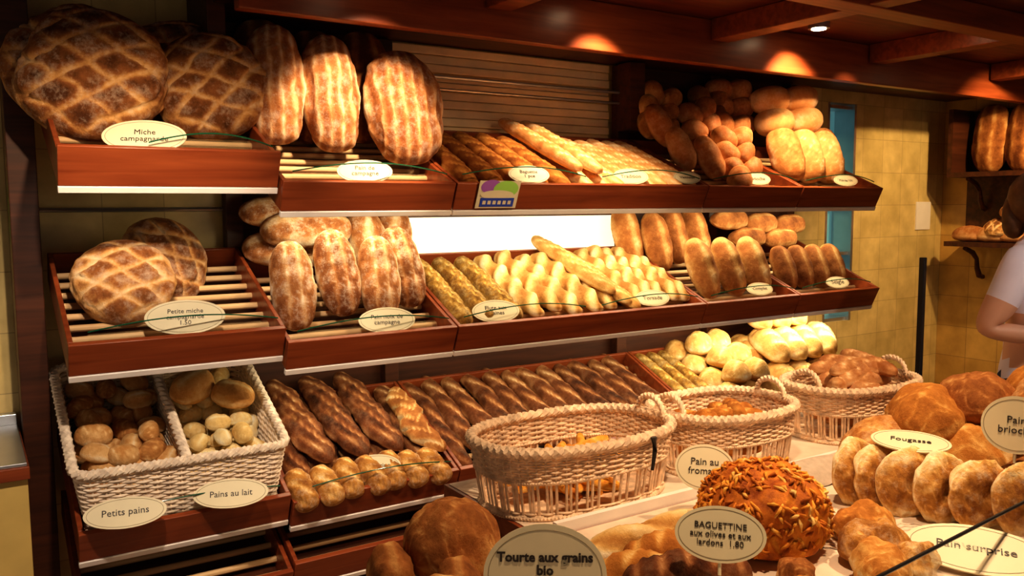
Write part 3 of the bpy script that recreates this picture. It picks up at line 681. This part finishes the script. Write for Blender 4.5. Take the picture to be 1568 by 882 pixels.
# ------------------------------------------------------------------ person
M_skin=plain('skin',(.66,.38,.26),.5,noise_amt=.05); M_shirt=plain('white_tshirt',(.78,.74,.88),.8,noise_amt=.06,scale=6); M_jean=plain('dark_jeans',(.03,.04,.09),.8,noise_amt=.2,scale=30); M_hair=plain('brown_hair',(.10,.045,.02),.5,noise_amt=.3,scale=40); M_lip=plain('lips',(.5,.14,.12),.4,noise_amt=0); M_eye=plain('eye_white',(.85,.83,.8),.2,noise_amt=0)
def skin(pts,edges,rad,root=0,sub=2):
    me=bpy.data.meshes.new('sk'); me.from_pydata(pts,edges,[]); o=bpy.data.objects.new('sk',me); COL.objects.link(o)
    m=o.modifiers.new('s','SKIN'); 
    lay_=me.skin_vertices[0].data if me.skin_vertices else None
    if lay_:
        for i,r in enumerate(rad):
            lay_[i].radius=r if isinstance(r,tuple) else (r,r)
            lay_[i].use_root=(i==root)
    s=o.modifiers.new('u','SUBSURF'); s.levels=sub; s.render_levels=sub
    bpy.context.view_layer.update()
    r=bpy.data.meshes.new_from_object(o.evaluated_get(bpy.context.evaluated_depsgraph_get()))
    vs=[tuple(v.co) for v in r.vertices]; fs=[tuple(p.vertices) for p in r.polygons]; bpy.data.objects.remove(o); return vs,fs
J={'pel':(0,0,.96),'wst':(0,0,1.08),'che':(0,.0,1.25),'nb':(0,.01,1.40),'nk':(0,0,1.47),'hd':(0,-.01,1.53),
 'shR':(-.175,.0,1.40),'elR':(-.255,.09,1.15),'wrR':(-.10,-.14,1.12),'shL':(.175,0,1.40),'elL':(.255,.08,1.15),'wrL':(.11,-.14,1.12),
 'hpR':(-.09,0,.90),'knR':(-.10,-.02,.50),'anR':(-.11,.02,.09),'toR':(-.12,-.14,.04),'hpL':(.09,0,.90),'knL':(.10,-.02,.50),'anL':(.11,.02,.09),'toL':(.12,-.14,.04),
 'slR':(-.215,.045,1.25),'slL':(.215,.04,1.25)}
E=[('pel','wst','S'),('wst','che','S'),('che','nb','S'),('nb','nk','K'),('nk','hd','K'),('nb','shR','S'),('shR','slR','S'),('slR','elR','K'),('elR','wrR','K'),('nb','shL','S'),('shL','slL','S'),('slL','elL','K'),('elL','wrL','K'),
 ('pel','hpR','J'),('hpR','knR','J'),('knR','anR','J'),('anR','toR','H'),('pel','hpL','J'),('hpL','knL','J'),('knL','anL','J'),('anL','toL','H')]
Rd={'pel':(.155,.115),'wst':(.13,.10),'che':(.15,.11),'nb':(.09,.07),'nk':.052,'hd':.055,'shR':.068,'shL':.068,'slR':.062,'slL':.062,'elR':.042,'elL':.042,'wrR':.027,'wrL':.027,'hpR':.095,'hpL':.095,'knR':.06,'knL':.06,'anR':.042,'anL':.042,'toR':.035,'toL':.035}
ks=list(J); vs,fs=skin([J[k] for k in ks],[(ks.index(a),ks.index(b)) for a,b,_ in E],[Rd[k] for k in ks])
def dseg(p,a,b):
    a=V(a);b=V(b);t=max(0,min(1,(p-a).dot(b-a)/(b-a).length_squared)); return (p-(a+(b-a)*t)).length
mb=MB()
mats={'K':0,'S':1,'J':2,'H':3}
mb.add(vs,fs,0)
for i,f in enumerate(mb.f):
    c=sum((V(mb.v[k]) for k in f),V())/len(f)
    kind=min(E,key=lambda e:dseg(c,J[e[0]],J[e[1]]))[2]
    if kind=='S' and c.z<.97: kind='J'
    if kind=='J' and c.z>.97: kind='S'
    if kind=='K' and c.z<1.42 and abs(c.x)<.13 and c.z>1.2: kind='S'
    mb.m[i]=mats[kind]
for sx,w in ((-1,V(J['wrR'])),(1,V(J['wrL']))):
    d=(w-V(J['elR' if sx<0 else 'elL'])).normalized(); up=V((0,0,1)); sd=d.cross(up).normalized()
    a,b=skin([w-d*.01,w+d*.03,w+d*.085],[(0,1),(1,2)],[(.024,.018),(.036,.016),(.038,.013)]); mb.add(a,b,0)
    for k,(o,l) in enumerate(((-.03,.062),(-.01,.075),(.01,.07),(.03,.055))):
        p=w+d*.08+sd*o; q=p+d*l*.5-up*.006; r=q+d*l*.35-up*.018
        a,b=skin([p-d*.015,q,r,r+d*l*.15-up*.016],[(0,1),(1,2),(2,3)],[.010,.009,.008,.0065],sub=1); mb.add(a,b,0)
    p=w+d*.03+sd*sx*.03; q=p+(sd*sx+d*.9).normalized()*.035-up*.006; a,b=skin([p,q,q+d*.028-up*.008],[(0,1),(1,2)],[.012,.010,.008],sub=1); mb.add(a,b,0)
hv=[];hf=[];nu,nv=28,32
for i in range(nu+1):
    th=math.pi*i/nu
    for j in range(nv):
        ph=2*math.pi*j/nv; x=math.sin(th)*math.sin(ph); y=-math.sin(th)*math.cos(ph); z=math.cos(th)
        px=.075*x; py=.095*y; pz=.115*z
        if z<0: k=1-.28*(-z); px*=k; py*=(1-.12*(-z))
        if y<0:
            g=math.exp(-(x/.14)**2-((z+.12)/.2)**2); py-=.022*g
            for ex in(-.4,.4): py+=.010*math.exp(-((x-ex)/.16)**2-((z-.05)/.12)**2)
            py-=.006*math.exp(-(x/.25)**2-((z+.45)/.08)**2)
        hv.append((px,py-.012,pz+1.60))
for i in range(nu):
    for j in range(nv): hf.append((i*nv+j,(i+1)*nv+j,(i+1)*nv+(j+1)%nv,i*nv+(j+1)%nv))
mb.add(hv,hf,0)
def ell(c,r,mat):
    lo=loaf(2*r[0],2*r[1],2*r[2],'plain',nu=16,nv=16,p=2,bump=0,bot=.5); mb.merge(lo,T(c[0],c[1],c[2]-r[2]),mat)
for sx in (-1,1):
    ell((sx*.03,-.098,1.605),(.013,.008,.007),5); ell((sx*.03,-.106,1.605),(.005,.003,.005),3); ell((sx*.075,.0,1.595),(.010,.018,.028),0)
ell((0,-.105,1.55),(.022,.008,.006),6)
ell((0,.018,1.625),(.088,.098,.105),4); ell((0,.09,1.56),(.06,.04,.09),4)
obj('shop_assistant',mb,[M_skin,M_shirt,M_jean,M_black,M_hair,M_eye,M_lip],T(3.335,1.57,0)@Matrix.Rotation(R(8),4,'Z'),ang=180)

# ------------------------------------------------------------------ lights
def spot(x,y,z,tgt,en,ang=70,blend=.6,col=(1,.62,.30),size=.03):
    mb=MB(); n=24
    mb.tube([(0,0,0),(0,0,-.025)],[.045,.045],n); mb.tube([(0,0,-.025),(0,0,-.028)],[.03,.03],n,mat=1)
    o=obj('ceiling_spotlight',mb,[M_steel,M_bulb],T(x,y,z))
    l=bpy.data.lights.new('spot_bulb','SPOT'); l.energy=en; l.spot_size=R(ang); l.spot_blend=blend; l.color=col; l.shadow_soft_size=size
    lo=bpy.data.objects.new('spot_bulb',l); COL.objects.link(lo); lo.parent=o
    d=(V(tgt)-V((x,y,z))).normalized(); lo.matrix_local=T(0,0,-.04)@d.to_track_quat('-Z','Y').to_matrix().to_4x4()
spot(1.15,2.15,2.38,(1.15,2.85,1.80),98,50,.5,col=(1,.72,.45))
spot(2.04,2.40,2.38,(2.1,2.8,1.7),60,75,col=(1,.70,.42))
spot(3.13,2.41,2.38,(3.25,2.8,1.8),66,85,col=(1,.66,.36))
spot(3.60,2.10,2.38,(3.58,2.85,1.98),50,34,.7,col=(1,.72,.44))
spot(.42,1.7,2.38,(.45,2.8,1.95),80,55,col=(1,.72,.46))
spot(1.15,.95,2.38,(1.2,1.4,.9),64,80,col=(1,.70,.43))
spot(2.1,.95,2.38,(2.0,1.2,.9),80,80,col=(1,.68,.40))
spot(4.7,2.0,2.38,(5.1,3.1,1.3),85,90,col=(1,.66,.3))
spot(4.5,1.3,2.38,(5.2,2.4,1.4),25,80)
spot(2.9,.5,2.38,(3.2,1.5,1.2),45,60,col=(1,.8,.65))
spot(.3,1.3,2.38,(.5,2.7,.9),105,60,col=(1,.80,.62))
spot(-.6,1.9,2.38,(-.05,3.1,1.2),110,75,col=(1,.92,.72))  # added neutral fill for the left wall, standing in for daylight; no known fixture
spot(1.9,1.4,2.38,(1.7,2.7,.9),62,80,col=(1,.74,.46))
w=bpy.data.worlds.new('world'); sc.world=w; w.use_nodes=True; w.node_tree.nodes['Background'].inputs[0].default_value=(1,.80,.60,1); w.node_tree.nodes['Background'].inputs[1].default_value=.27

# ------------------------------------------------------------------ camera
cd=bpy.data.cameras.new('camera'); co=bpy.data.objects.new('camera',cd); COL.objects.link(co)
cd.sensor_width=36; cd.lens=1337/1617*36; cd.sensor_fit='HORIZONTAL'
co.matrix_world=T(0,0,1.6)@Matrix.Rotation(-.573,4,'Z')@Matrix.Rotation(math.pi/2-.095,4,'X')@Matrix.Rotation(-.006,4,'Z')
sc.camera=co
sc.view_settings.view_transform='Standard'
try: sc.view_settings.look='Medium High Contrast'
except Exception: pass
